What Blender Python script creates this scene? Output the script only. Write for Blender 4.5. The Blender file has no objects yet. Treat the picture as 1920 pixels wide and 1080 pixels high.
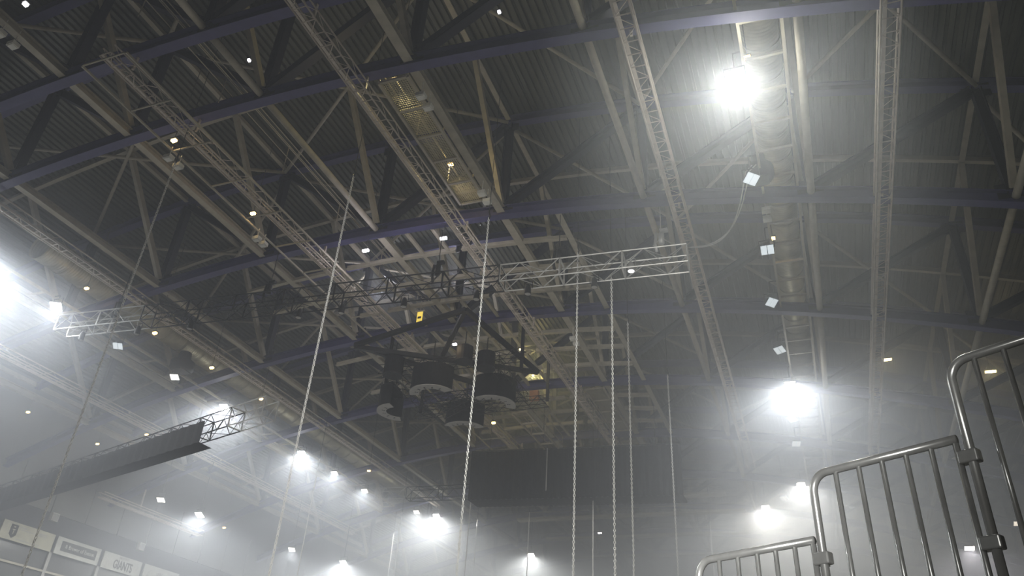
import bpy, bmesh, math, random
from mathutils import Vector, Matrix
random.seed(7)
S = bpy.context.scene
COL = S.collection
# ------------------------------------------------------------------ camera
PITCH, ROLL, YAW = map(math.radians, (31.6624, 3.8228, 22.4439))
F = Vector((-math.sin(YAW)*math.cos(PITCH), math.cos(YAW)*math.cos(PITCH), math.sin(PITCH)))
R0 = Vector((math.cos(YAW), math.sin(YAW), 0)); U0 = R0.cross(F)
R = R0*math.cos(ROLL)+U0*math.sin(ROLL); U = -R0*math.sin(ROLL)+U0*math.cos(ROLL)
cam = bpy.data.cameras.new('camera'); co = bpy.data.objects.new('camera', cam); COL.objects.link(co)
co.matrix_world = Matrix(((R.x, U.x, -F.x, 0), (R.y, U.y, -F.y, 0), (R.z, U.z, -F.z, 0), (0, 0, 0, 1)))
cam.sensor_width = 36; cam.lens = 1453.27/1920*36; cam.clip_start = .05; cam.clip_end = 400
S.camera = co
# ------------------------------------------------------------------ world: theatrical haze fills the hall
HAZE = 0.0036
W = bpy.data.worlds.new('hall_air'); S.world = W; W.use_nodes = True
nt = W.node_tree; nt.nodes.clear()
o = nt.nodes.new('ShaderNodeOutputWorld'); b = nt.nodes.new('ShaderNodeBackground')
b.inputs[0].default_value = (0, 0, 0, 1); b.inputs[1].default_value = 0
nt.links.new(b.outputs[0], o.inputs[0])
vs = nt.nodes.new('ShaderNodeVolumeScatter'); vs.inputs['Color'].default_value = (.86, .91, 1, 1)
vs.inputs['Density'].default_value = HAZE; vs.inputs['Anisotropy'].default_value = .4
nt.links.new(vs.outputs[0], o.inputs[1])

S.view_settings.view_transform = 'Standard'; S.view_settings.look = 'None'
S.view_settings.exposure = 0.0; S.view_settings.gamma = 1; S.view_settings.use_curve_mapping = False
C = S.cycles
C.use_denoising = True; C.max_bounces = 3; C.diffuse_bounces = 2; C.glossy_bounces = 1; C.transmission_bounces = 1
C.volume_bounces = 0; C.caustics_reflective = False; C.caustics_refractive = False
C.sample_clamp_indirect = 2.0; C.sample_clamp_direct = 0
C.use_adaptive_sampling = False
# light strengths (hall floodlights and bulkheads, plus added unseen fill for the roof)
P_FLOOD = 5600; P_BULK = 30; P_ROOF_FILL = 430

def lamp(name, loc, power, color=(1, 1, 1), r=.15, spot=None, aim=None, blend=.4):
    d = bpy.data.lights.new(name, 'SPOT' if spot else 'POINT'); d.energy = power; d.color = color; d.shadow_soft_size = r
    if spot: d.spot_size = math.radians(spot); d.spot_blend = blend
    ob = bpy.data.objects.new(name, d); COL.objects.link(ob); ob.location = loc
    if aim is not None: ob.rotation_euler = Vector(aim).to_track_quat('-Z', 'Y').to_euler()
    return ob
# added fill spots without fixtures, standing in for floor bounce onto the roof
for (x, y, p) in ((-16, 6, 1.0), (-4, 22, .8), (-30, 26, 1.1), (-14, 44, 1.0)):
    lamp('roof_fill_beam', (x, y, -.4), P_ROOF_FILL*p, (1, .96, .88), .5, 165, (0, .15, 1))

lamp('house_light', (0, -8, 1), 17000, (1, .98, .95), .2, 46, (-10, 32, 6), .6)
lamp('barrier_fill_light', (-1.2, -1.6, 1.6), 130, (1, .97, .92), .15)  # added unseen fill that lightens the barriers from the camera side

# ------------------------------------------------------------------ materials
MATS = {}
def mat(name, col, rough=.6, metal=0., noise=.12, nscale=3., emit=None, estr=0., stretch=None, bump=0.):
    if name in MATS: return MATS[name]
    m = bpy.data.materials.new(name); m.use_nodes = True; n = m.node_tree.nodes; l = m.node_tree.links
    p = n['Principled BSDF']; p.inputs['Roughness'].default_value = rough; p.inputs['Metallic'].default_value = metal
    if noise:
        tc = n.new('ShaderNodeTexCoord'); mp = n.new('ShaderNodeMapping'); nz = n.new('ShaderNodeTexNoise')
        nz.inputs['Scale'].default_value = nscale; nz.inputs['Detail'].default_value = 3
        if stretch: mp.inputs['Scale'].default_value = stretch
        rp = n.new('ShaderNodeValToRGB'); e = rp.color_ramp.elements
        e[0].position = .3; e[1].position = .7
        e[0].color = (*[c*(1-noise) for c in col], 1); e[1].color = (*[min(1, c*(1+noise)) for c in col], 1)
        l.new(tc.outputs['Object'], mp.inputs[0]); l.new(mp.outputs[0], nz.inputs[0]); l.new(nz.outputs[0], rp.inputs[0]); l.new(rp.outputs[0], p.inputs['Base Color'])
        if bump:
            bp = n.new('ShaderNodeBump'); bp.inputs['Strength'].default_value = bump; l.new(nz.outputs[0], bp.inputs['Height']); l.new(bp.outputs[0], p.inputs['Normal'])
    else:
        p.inputs['Base Color'].default_value = (*col, 1)
    if emit:
        p.inputs['Emission Color'].default_value = (*emit, 1); p.inputs['Emission Strength'].default_value = estr
        m.cycles.emission_sampling = 'NONE'
    MATS[name] = m
    return m
NAVY = mat('navy_paint', (.055, .05, .15), .55)
NAVYD = mat('navy_black_paint', (.012, .012, .03), .6)
STEEL = mat('greige_painted_steel', (.40, .365, .285), .6)
PINK = mat('primer_truss_steel', (.60, .53, .46), .5)
DECK = mat('olive_roof_deck', (.075, .077, .055), .5, noise=.25, nscale=1.2, stretch=(2, .3, 1))
GALV = mat('galvanised_duct', (.46, .42, .29), .38, .75, noise=.15, nscale=2, bump=.1)
ALU = mat('aluminium_truss', (.62, .62, .6), .35, .5)
BLACK = mat('black_truss_steel', (.018, .018, .02), .6)
CLOTH = mat('black_drape_cloth', (.012, .012, .014), .9, noise=.3, nscale=8)
WALL = mat('grey_wall_cladding', (.20, .20, .18), .7, noise=.1, nscale=.6)
WALLD = mat('dark_wall_band', (.06, .06, .065), .8)
FLOOR = mat('arena_floor', (.15, .145, .14), .7, noise=.15, nscale=.4)
WHITE = mat('white_plastic', (.75, .74, .68), .5)
CHROME = mat('barrier_steel', (.5, .51, .5), .27, .6, noise=.12, nscale=12)
CHAIN = mat('zinc_chain', (.93, .92, .88), .35, .15)
GREY = mat('pale_grey_plate', (.36, .35, .33), .6)
FBODY = mat('lamp_housing', (.10, .10, .10), .5)
BRIGHT = mat('flood_glass_on', (1, 1, 1), noise=0, emit=(.97, .99, 1), estr=40)
SOFT = mat('flood_glass_aside', (.9, .95, 1), noise=0, emit=(.72, .82, .9), estr=.85)
MED = mat('flood_glass_part', (1, 1, 1), noise=0, emit=(1, .96, .9), estr=3)
WARM = mat('bulkhead_glass', (1, .9, .6), noise=0, emit=(1, .62, .2), estr=9)
LED = mat('white_lamp_glass', (1, 1, 1), noise=0, emit=(.95, .92, 1), estr=5)
MESHM = mat('walkway_mesh_metal', (.40, .37, .26), .5, .3)
CARD = mat('orange_cardboard', (.55, .27, .12), .8)
SIGNC = mat('cream_sign_board', (.46, .44, .33), .6)
SIGNW = mat('white_sign_board', (.50, .50, .46), .6)
SIGND = mat('dark_sign_panel', (.05, .05, .05), .6)
INK = mat('dark_ink', (.02, .018, .016), .7, noise=0)
INKL = mat('light_ink', (.62, .62, .58), .7, noise=0)

# ------------------------------------------------------------------ mesh helpers
class MB:
    def __init__(s): s.v = []; s.f = []
    def add(s, vs, fs):
        n = len(s.v); s.v += [tuple(v) for v in vs]; s.f += [tuple(i+n for i in f) for f in fs]; return s
    def box(s, c, d):
        x, y, z = c; a, b_, h = d[0]/2, d[1]/2, d[2]/2
        vs = [(x+i*a, y+j*b_, z+k*h) for k in (-1, 1) for j in (-1, 1) for i in (-1, 1)]
        return s.add(vs, [(0, 2, 3, 1), (4, 5, 7, 6), (0, 1, 5, 4), (2, 6, 7, 3), (0, 4, 6, 2), (1, 3, 7, 5)])
    def bar(s, p, q, w, h, up=(0, 0, 1)):
        p = Vector(p); q = Vector(q); d = (q-p).normalized(); up = Vector(up)
        if abs(d.dot(up)) > .95: up = Vector((0, 1, 0))
        a = d.cross(up).normalized(); b_ = a.cross(d)
        vs = [c+a*i*w/2+b_*j*h/2 for c in (p, q) for j in (-1, 1) for i in (-1, 1)]
        return s.add(vs, [(0, 1, 3, 2), (4, 6, 7, 5), (0, 4, 5, 1), (2, 3, 7, 6), (0, 2, 6, 4), (1, 5, 7, 3)])
    def tube(s, pts, r, n=8, cap=True):
        pts = [Vector(p) for p in pts]; rings = []; a = None
        for i, p in enumerate(pts):
            d = (pts[min(i+1, len(pts)-1)]-pts[max(i-1, 0)]).normalized()
            if a is None:
                a = d.cross(Vector((0, 0, 1)))
                if a.length < .05: a = d.cross(Vector((0, 1, 0)))
            a = (a-d*a.dot(d)).normalized(); b_ = d.cross(a)
            rings.append([p+(a*math.cos(t*2*math.pi/n)+b_*math.sin(t*2*math.pi/n))*r for t in range(n)])
        vs = [v for g in rings for v in g]; fs = []
        for i in range(len(rings)-1):
            for t in range(n):
                fs.append((i*n+t, i*n+(t+1) % n, (i+1)*n+(t+1) % n, (i+1)*n+t))
        if cap: fs += [tuple(range(n))[::-1], tuple(range((len(rings)-1)*n, len(rings)*n))]
        return s.add(vs, fs)
    def build(s, name, m, parent=None, smooth=False):
        me = bpy.data.meshes.new(name); me.from_pydata(s.v, [], s.f); me.materials.append(m)
        if smooth: me.polygons.foreach_set('use_smooth', [True]*len(me.polygons))
        me.update()
        return link(name, me, parent)
def link(name, data, parent=None, loc=None):
    ob = bpy.data.objects.new(name, data); COL.objects.link(ob); ob.parent = parent
    if loc is not None: ob.location = loc
    return ob
def thing(name, label, cat, group=None, loc=(0, 0, 0), rz=0):
    ob = link(name, None, loc=loc); ob.rotation_euler = (0, 0, rz); ob.empty_display_size = .2
    return tag(ob, label, cat, group)
def tag(ob, label, cat, group=None):
    ob['label'] = label; ob['category'] = cat
    if group: ob['group'] = group
    return ob
def stuff(ob): ob['kind'] = 'stuff'; return ob
def struct(ob): ob['kind'] = 'structure'; return ob
ORD = ['first', 'second', 'third', 'fourth', 'fifth', 'sixth', 'seventh', 'eighth', 'ninth', 'tenth', 'eleventh', 'twelfth', 'thirteenth', 'fourteenth', 'fifteenth', 'sixteenth', 'seventeenth', 'eighteenth', 'nineteenth', 'twentieth']

# ------------------------------------------------------------------ hall dimensions
XL, XR, YB, YF, ZF = -47.2, 14.2, 90., -10., -1.6
NX = [-16.75+6.08*n for n in range(-5, 6)]
def zb(x): return 20.05-.0062*(x+16.4)**2
def slope(x): return math.atan(-2*.0062*(x+16.4))
BAY = 8.65
TY = [12.45]+[15.6+BAY*k for k in range(9)]           # trusses
REG = [15.6-BAY*2, 15.6-BAY]+TY[1:]                   # regular grid lines
TOPH = 5.3; DECKH = 5.85

# ---- setting
fl = struct(MB().box(((XL+XR)/2, (YB+YF)/2, ZF-.1), (XR-XL, YB-YF, .2)).build('floor', FLOOR))
def wall(name, c, d, m=WALL): return struct(MB().box(c, d).build(name, m))
HZ = 28
wl = wall('wall_left', (XL-.2, 40, HZ/2+ZF), (.3, YB-YF, HZ), WALL)
wr = wall('wall_right', (XR+.2, 40, HZ/2+ZF), (.3, YB-YF, HZ), WALL)
wb = wall('wall_back', ((XL+XR)/2, YB+.15, HZ/2+ZF), (XR-XL, .3, HZ), WALL)
wf = wall('wall_front', ((XL+XR)/2, YF-.15, HZ/2+ZF), (XR-XL, .3, HZ), WALL)
# ---- smoke hangs thicker over the far end and over the signs side than above the near floor
def haze(lo, hi, dens, where):
    m = bpy.data.materials.new('haze'); m.use_nodes = True; m.node_tree.nodes.clear()
    o_ = m.node_tree.nodes.new('ShaderNodeOutputMaterial'); v = m.node_tree.nodes.new('ShaderNodeVolumeScatter')
    v.inputs['Color'].default_value = (.86, .91, 1, 1); v.inputs['Density'].default_value = dens; v.inputs['Anisotropy'].default_value = .4
    m.node_tree.links.new(v.outputs[0], o_.inputs['Volume'])
    ob = MB().box([(a+b_)/2 for a, b_ in zip(lo, hi)], [b_-a for a, b_ in zip(lo, hi)]).build('haze', m); stuff(ob)
    ob['label'] = 'pale smoke haze hanging over the '+where; ob['category'] = 'haze'
haze((-40.5, 30.13, -1.5), (XR-.02, YB-.02, 26.6), .013, 'far half of the hall')
haze((-40.4, 42.17, -1.45), (XR-.03, YB-.03, 26.5), .024, 'farthest roof bays')
haze((-40.3, 2.0, -1.4), (-25.2, 36.0, 26.4), .026, 'signs side')
haze((-4.4, 27.0, -1.35), (XR-.05, YB-.05, 26.3), .020, 'barrier side floodlight row')
haze((-4.3, 11.0, -1.3), (3.3, 26.9, 26.2), .012, 'spiral duct')
# ---- roof deck: corrugated panels, laid between the rafters
ce = struct(link('ceiling', None))
PW = 6.08/5
def panel_mesh():
    prof = []
    n = 4; p = PW/n
    for i in range(n):
        x = -PW/2+i*p
        prof += [(x, 0), (x+p*.55, 0), (x+p*.62, .1), (x+p*.93, .1)]
    prof.append((PW/2-.012, 0))
    L = BAY/2-.015
    vs = [(x, y, z) for y in (0, L) for x, z in prof]; m = len(prof)
    fs = [(i, i+1, m+i+1, m+i) for i in range(m-1)]
    me = bpy.data.meshes.new('roof_panel'); me.from_pydata(vs, [], fs); me.materials.append(DECK); return me
PM = panel_mesh()
xs = []
x = NX[0]
while x < XR: xs.append(x+PW/2); x += PW
pan = []
for k in range(0, 22):
    y = REG[0]+k*BAY/2
    for x in xs:
        pan.append(((x*x*0+(x+10)**2+(y-26)**2), x, y))
pan.sort()
me_rest = MB(); rv = [tuple(v.co) for v in PM.vertices]; rf = [tuple(p.vertices) for p in PM.polygons]
for i, (dd, x, y) in enumerate(pan):
    a = slope(x); z = zb(x)+DECKH
    if i < 298:
        ob = link('roof_panel', PM, ce, (x, y, z)); ob.rotation_euler = (0, -a, 0)
    else:
        ca, sa = math.cos(a), math.sin(a)
        me_rest.add([(x+vx*ca-vz*sa, y+vy, z+vx*sa+vz*ca) for vx, vy, vz in rv], rf)
stuff(me_rest.build('roof_sheeting', DECK, ce))
# light-tight outer skin just above the panels and down to the walls
MBx = MB()
xx = [XL-.3+i*(XR-XL+.6)/40 for i in range(41)]
vs = [(x, y, zb(x)+DECKH+.25) for y in (YF, YB) for x in xx]
MBx.add(vs, [(i, i+1, 41+i+1, 41+i) for i in range(40)])
MBx.build('roof_skin', DECK, ce)

# ------------------------------------------------------------------ trusses
def chord(zoff, w, dep, m, name, parent, y):
    mb = MB(); n = 56
    X = [XL+.05+i*(XR-XL-.1)/n for i in range(n+1)]
    for (hw, z0, z1) in ((w/2, 0, .04), (.02, .04, dep-.04), (w/2, dep-.04, dep)):
        vs = [(x, y+sy*hw, zb(x)+zoff+zz) for x in X for sy, zz in ((-1, z0), (1, z0), (1, z1), (-1, z1))]
        fs = []
        for i in range(n):
            a = i*4; b_ = a+4
            for j in range(4): fs.append((a+j, a+(j+1) % 4, b_+(j+1) % 4, b_+j))
        fs += [(0, 3, 2, 1), (n*4, n*4+1, n*4+2, n*4+3)]
        mb.add(vs, fs)
    return mb.build(name, m, parent)
def hbar(mb, p, q, w=.34, d=.3):      # H-section web member: two flanges and a web
    p = Vector(p); q = Vector(q); dr = (q-p).normalized(); a = Vector((0, 1, 0)); n = dr.cross(a).normalized()
    for s_ in (-1, 1): mb.bar(p+n*s_*d/2, q+n*s_*d/2, w, .03, n)
    mb.bar(p, q, .03, d, n)
    return mb
lab = ['navy arched roof truss closest to the camera, its top chord out of sight', 'second navy arched roof truss from the camera, crossed by the walkway top',
 'third navy arched roof truss, spanning the middle of the photo', 'fourth navy arched roof truss, behind the aluminium lighting bridge']
for k, y in enumerate(TY):
    t = thing('roof_truss', lab[k] if k < 4 else '%s navy arched roof truss from the camera, in the haze' % ORD[k], 'roof truss', 'arched roof trusses')
    chord(0, .38, .5, NAVY, 'bottom_chord', t, y); chord(TOPH, .38, .42, NAVY, 'top_chord', t, y)
    for i, x in enumerate(NX):
        if x > XR-.3 or x < XL+.3: continue
        p0 = (x, y, zb(x)+.5); p1 = (x, y, zb(x)+TOPH)
        hbar(MB(), p0, p1).build('vertical_post', NAVYD, t)
        MB().box((x, y, zb(x)+.62), (.9, .05, .6)).build('gusset_plate', NAVYD, t)
        MB().box((x, y, zb(x)+TOPH-.1), (.9, .05, .6)).build('gusset_plate', NAVYD, t)
    for i in range(len(NX)-1):
        a, b_ = NX[i], NX[i+1]
        if (a+b_)/2 < -16.75: a, b_ = b_, a          # diagonals rise away from the centre node
        lo, hi = a, b_
        p0 = Vector((lo, y, zb(lo)+.5)); p1 = Vector((hi, y, zb(hi)+TOPH))
        if p0.x > XR or p1.x > XR or p1.x < XL+.1: 
            continue
        hbar(MB(), p0, p1).build('diagonal_web', NAVYD, t)

# ------------------------------------------------------------------ longitudinal ties on the bottom chords
ties = {1: ('flat', 'flat greige tie beam high on the hazy side near the signs wall'), 3: ('flat', 'flat greige tie beam running beside the hazy duct'),
        4: ('flat', 'flat greige tie beam between the duct and the rigging grid'), 5: ('mix', 'tie line at the arch crown, tube then flat beam'),
        6: ('flat', 'wide flat greige tie beam alongside the mesh walkway'), 7: ('tube', 'round greige tie tube next to the rigging grid'),
        8: ('tube', 'round greige tie tube alongside the spiral duct'), 9: ('tube', 'round greige tie tube over the barriers'), 2: ('flat', 'flat greige tie beam beyond the hazy duct'), 0: None}
for i, x in enumerate(NX):
    if not ties.get(i): continue
    kind, lb = ties[i]
    t = thing('tie_beam', lb, 'roof beam', 'longitudinal tie beams')
    ys = [REG[0]]+[REG[1]]+TY if i not in (5,) else [REG[1]]+TY
    ys = sorted(ys)
    for a, b_ in zip(ys[:-1], ys[1:]):
        z = zb(x)+.09
        if kind == 'tube' or (kind == 'mix' and b_ < 25): MB().tube([(x, a+.2, z+.14), (x, b_-.2, z+.14)], .13, 10).build('tube_section', STEEL, t, True)
        else:
            m = MB(); m.bar((x, a+.2, z+.02), (x, b_-.2, z+.02), .34 if i in (5, 6) else .3, .03); m.bar((x, a+.2, z+.16), (x, b_-.2, z+.16), .03, .26); m.bar((x, a+.2, z+.3), (x, b_-.2, z+.3), .3, .03)
            m.build('beam_section', STEEL, t)
# roof-level purlins
pl = {0: 'by the signs wall', 1: 'one line in from the signs wall', 2: 'over the hazy duct', 3: 'roof purlin between hazy duct and pink trusses', 4: 'over the wide catwalk truss', 5: 'along the arch crown', 6: 'over the mesh walkway', 7: 'beside the rigging grid', 8: 'over the spiral duct', 9: 'over the barriers', 10: 'against the outer wall'}
for i, x in enumerate(NX):
    if x > XR-.3: continue
    t = thing('roof_purlin', 'greige roof purlin under the deck '+pl[i].replace('roof purlin ', ''), 'roof beam', 'roof purlins')
    for a, b_ in zip(REG[:-1], REG[1:]):
        z = zb(x)+TOPH+.12
        m = MB(); m.bar((x, a+.2, z+.02), (x, b_-.2, z+.02), .22, .03); m.bar((x, a+.2, z+.16), (x, b_-.2, z+.16), .03, .28)
        m.build('beam_section', STEEL, t)
# mid-bay rafters with knee braces
for k, (a, b_) in enumerate(zip(REG[:-1], REG[1:])):
    y = (a+b_)/2
    t = thing('roof_rafter', '%s greige mid-bay rafter from the camera with slanted knee braces' % ORD[k], 'roof beam', 'mid-bay rafters')
    mb = MB(); n = 56
    X = [XL+.05+i*(XR-XL-.1)/n for i in range(n+1)]
    for i in range(n):
        p = (X[i], y, zb(X[i])+TOPH+.18); q = (X[i+1], y, zb(X[i+1])+TOPH+.18)
        mb.bar(p, q, .2, .03); mb.bar((p[0], y, p[2]+.14), (q[0], y, q[2]+.14), .025, .28)
    mb.build('rafter_beam', STEEL, t)
    for i, x in enumerate(NX):
        if x > XR-.3 or x < XL+.3: continue
        hb = MB(); p = Vector((x, y+.05, zb(x)+TOPH+.15)); q = Vector((x, b_-.25, zb(x)+.55))
        hb.bar(p, q, .26, .2, (1, 0, 0)).build('knee_brace', STEEL, t)
# plan bracing tubes at roof level
XB = [(4, 6, 0), (6, 4, 0), (6, 7, 0), (8, 7, 0), (9, 8, 0), (2, 3, 0), (3, 2, 0)]
for k, (a, b_) in enumerate(zip(REG[:-1], REG[1:])):
    t = thing('roof_bracing', '%s set of crossing greige bracing tubes from the camera' % ORD[k], 'bracing', 'roof plane bracing')
    prs = [(4, 6), (6, 4), (2, 4), (4, 2), (8, 9), (9, 8)] if k % 2 == 0 else [(4, 6), (6, 4), (2, 4), (4, 2), (9, 10)]
    prs += [(6, 7), (8, 7)] if k != 4 else [(7, 8), (6, 7)]
    for i, j in prs:
        if NX[max(i, j)] > XR: continue
        p = Vector((NX[i], a+.2, zb(NX[i])+TOPH-.02)); q = Vector((NX[j], b_-.2, zb(NX[j])+TOPH-.02))
        MB().tube([p, q], .085, 8).build('bracing_tube', STEEL, t, True)

# ------------------------------------------------------------------ rigging grid of secondary beams
gr = thing('rigging_grid', 'greige steel rigging grid of crossing beams behind the mesh walkway', 'steel grid')
def chan(p, q, w, h, name='grid_beam', parent=gr, m=STEEL):
    mb = MB(); p = Vector(p); q = Vector(q)
    mb.bar(p, q, w, .03); mb.bar(p+Vector((0, 0, h/2)), q+Vector((0, 0, h/2)), .025, h); return mb.build(name, m, parent)
for y in (26.4, 28.6, 30.6, 34.9, 36.95, 39.1, 43.6, 45.7, 47.8):
    xa = -25.5 if y in (26.4, 28.6, 34.9, 39.1) else -21.5
    X = [xa, -22.83, -19.8, -16.75, -13.7, -10.67, -8.3] if xa < -24 else [xa, -19.8, -16.75, -13.7, -10.67, -8.3]
    for a, b_ in zip(X[:-1], X[1:]):
        chan((a+.16, y, zb(a)+.1), (b_-.16, y, zb(b_)+.1), .2, .22)
for x in (-20.0, -18.4, -15.5, -14.2, -12.7, -8.3):
    for a, b_ in ((24.25, 32.9), (32.9, 41.55), (41.55, 50.2)):
        if x in (-18.4, -14.2) and a > 33: continue
        chan((x, a+.2, zb(x)+.14), (x, b_-.2, zb(x)+.14), .17 if x != -8.3 else .26, .2)

# ------------------------------------------------------------------ mesh walkways
def mesh_bay(parent, x0, x1, y0, y1, z, pitch=.085):
    m = MB(); x = x0+.06
    while x < x1-.03: m.bar((x, y0+.03, z), (x, y1-.03, z), .03, .012); x += pitch
    y = y0+.06
    while y < y1-.03: m.bar((x0+.03, y, z+.012), (x1-.03, y, z+.012), .03, .012); y += pitch
    return stuff(m.build('walkway_mesh', MESHM, parent))
def walkway(label, x0, x1, ys, z, rails=True, cat='walkway', m=STEEL, meshed=True, rw=.09):
    t = thing('walkway', label, cat, 'roof walkways')
    for x in (x0, x1): MB().bar((x, ys[0], z), (x, ys[-1], z), rw, rw+.02).build('side_rail', m, t)
    for y in ys: MB().bar((x0+.05, y, z), (x1-.05, y, z), rw*.9, rw).build('cross_bar', m, t)
    if meshed:
        for a, b_ in zip(ys[:-1], ys[1:]): mesh_bay(t, x0, x1, a, b_, z+.05)
    if rails:
        for x in (x0, x1):
            for h in (.55, 1.1): MB().tube([(x, ys[0], z+h), (x, ys[-1], z+h)], .025, 6).build('hand_rail', m, t)
            for y in ys[::2]: MB().tube([(x, y, z+.05), (x, y, z+1.1)], .022, 6).build('rail_post', m, t)
    return t
walkway('mesh-floored walkway with two yellow-lit bays beside the wide flat beam', -12.05, -10.93, [15.9, 17.35, 18.8, 20.2, 21.6, 22.95], 19.85)
walkway('mesh walkway at the picture top between the two closest trusses', -12.0, -10.93, [4.2, 5.65, 7.1, 8.6, 10.05, 11.5, 12.1], 19.85)
walkway('far lit mesh walkway bay beyond the rigging grid', -12.05, -10.93, [42.0, 43.8, 45.6, 47.4, 49.0], 19.85)
walkway('farthest lit mesh walkway bay over the black drape', -12.05, -10.93, [51, 52.6, 54.2, 55.8, 57.4], 19.85)
walkway('dark service frame with rungs along the wide catwalk truss', -20.5, -18.62, [11.4+2.16*i for i in range(19)], 18.78, rails=False, meshed=False, rw=.055)
w = thing('wire_handrail', 'thin wire handrail with posts high beside the catwalk truss', 'handrail')
for x, h in ((-18.2, 20.7), (-17.95, 21.2), (-18.2, 21.2), (-17.7, 20.7)): MB().tube([(x, 6, h), (x, 33, h)], .02, 5).build('rail_wire', STEEL, w)
for y in range(7, 33, 4): MB().tube([(-18.2, y, 19.9), (-18.2, y, 21.3)], .02, 5).build('rail_post', STEEL, w)
walkway('cable-ladder frame hung under the bright side spiral duct', -.13, 1.08, [13.2+1.45*i for i in range(32)], 18.75, rails=False, meshed=False)
walkway('cable-ladder frame hung under the duct on the hazy side', -34.6, -33.4, [18+1.9*i for i in range(22)], 18.3, rails=False, meshed=False)

# ------------------------------------------------------------------ spiral ducts
def duct(label, x, z, y0, y1, r=.62, L=1.45, group='spiral ducts'):
    t = thing('air_duct', label, 'duct', group)
    n = int((y1-y0)/L); me = None
    for i in range(n):
        y = y0+i*L
        if me is None:
            mb = MB(); rings = []; N = 24
            for (yy, rr) in [(0, r+.03), (.05, r+.03), (.06, r)]+[q for j in range(9) for q in ((.12+j*.145, r), (.135+j*.145, r+.012), (.15+j*.145, r))]+[(L-.005, r)]:
                rings.append([(math.cos(a*2*math.pi/N)*rr, yy, math.sin(a*2*math.pi/N)*rr) for a in range(N)])
            mb.add([v for g in rings for v in g], [(k*N+a, k*N+(a+1) % N, (k+1)*N+(a+1) % N, (k+1)*N+a) for k in range(len(rings)-1) for a in range(N)])
            ob = mb.build('duct_section', GALV, t, True); me = ob.data; ob.location = (x, y, z)
        else: link('duct_section', me, t, (x, y, z))
    return t
duct('bright side spiral duct of ribbed galvanised metal above the ladder frame', .5, 21.2, 13.2, 58)
duct('hazy side spiral duct with orange glints, half lost in the smoke', -34.0, 20.6, 21, 62, .72)
# round blower unit bodies beside the ducts
def blower(label, loc, w=.8):
    t = thing('air_terminal', label, 'fan unit', 'dark duct terminals', loc)
    m = MB(); N = 12
    rings = [[(math.cos(a*2*math.pi/N)*r*w, math.sin(a*2*math.pi/N)*r*w, z) for a in range(N)] for z, r in ((-.35, .5), (-.2, .62), (.2, .62), (.4, .35), (.8, .3))]
    m.add([v for g in rings for v in g], [(k*N+a, k*N+(a+1) % N, (k+1)*N+(a+1) % N, (k+1)*N+a) for k in range(4) for a in range(N)]+[tuple(range(N))[::-1]])
    m.build('housing', BLACK, t, True); MB().box((0, 0, -.37), (.7*w, .7*w, .04)).build('grille', FBODY, t)
blower('dark duct terminal beside the tilted square floodlight', (-.15, 23.2, 18.9))
blower('dark duct terminal on the hazy side duct', (-32.6, 30.5, 18.4), 1.1)
blower('dark terminal box at the photo top beside the walkway', (-12.9, 11.2, 20.6), 1.5)

# ------------------------------------------------------------------ longitudinal pink lighting trusses
def light_truss(label, x, y0, y1, zoff=-.95, w=.5, h=.36, xd=0):
    t = thing('lighting_truss', label, 'truss', 'longitudinal box trusses')
    z = zb(x)+zoff
    def X(y): return x+xd*(y-24)/20
    for sx in (-1, 1):
        for sz in (0, 1):
            MB().tube([(X(y0)+sx*w/2, y0, z+sz*h), (X(y1)+sx*w/2, y1, z+sz*h)], .033, 6).build('chord_tube', PINK, t, True)
    MB().bar((X(y0)-w/2+.1, y0, z+.03), (X(y1)-w/2+.1, y1, z+.03), .1, .06).build('conduit', PINK, t)
    m = MB(); y = y0; i = 0
    while y < y1-.5:
        s_ = 1 if i % 2 else -1
        xa = X(y)
        m.tube([(xa-s_*w/2, y, z), (xa+s_*w/2, y+.5, z)], .014, 4, False)
        for sx in (-1, 1):
            m.tube([(xa+sx*w/2, y, z if i % 2 else z+h), (xa+sx*w/2, y+.5, z+h if i % 2 else z)], .010, 4, False)
        m.tube([(xa-w/2, y, z), (xa+w/2, y, z)], .022, 4, False)
        y += .5; i += 1
    stuff(m.build('lacing', PINK, t))
    yy = [v for v in REG+[12.45] if y0-1 < v < y1]
    for y in yy: MB().bar((X(y), max(y, y0+.1), z+h), (X(y), max(y, y0+.1), zb(x)+.02), .08, .08).build('hanger', PINK, t)
light_truss('wide pink-grey catwalk truss whose cut end hangs below the closest navy truss', -19.45, 11.4, 56, xd=.25)
light_truss('pink-grey box truss running beside the mesh walkway to the picture centre', -12.3, 11.3, 52, xd=.12)
light_truss('pink-grey box truss passing the lit end of the aluminium bridge', -3.25, 5, 54, zoff=-.6, xd=-.25)
light_truss('pink-grey box truss rising straight between spiral duct and barriers', 3.75, 5, 52, zoff=0-.1, xd=.1)
light_truss('pink-grey box truss half hidden in haze behind the first hanging chain', -29.9, 14, 60, zoff=-.4)
light_truss('outer pink-grey box truss deep in the haze above the signs', -38.2, 18, 60, zoff=-.5)
light_truss('short pink-grey truss nearest the signs wall', -44.2, 38, 48, zoff=-1.6)

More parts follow.
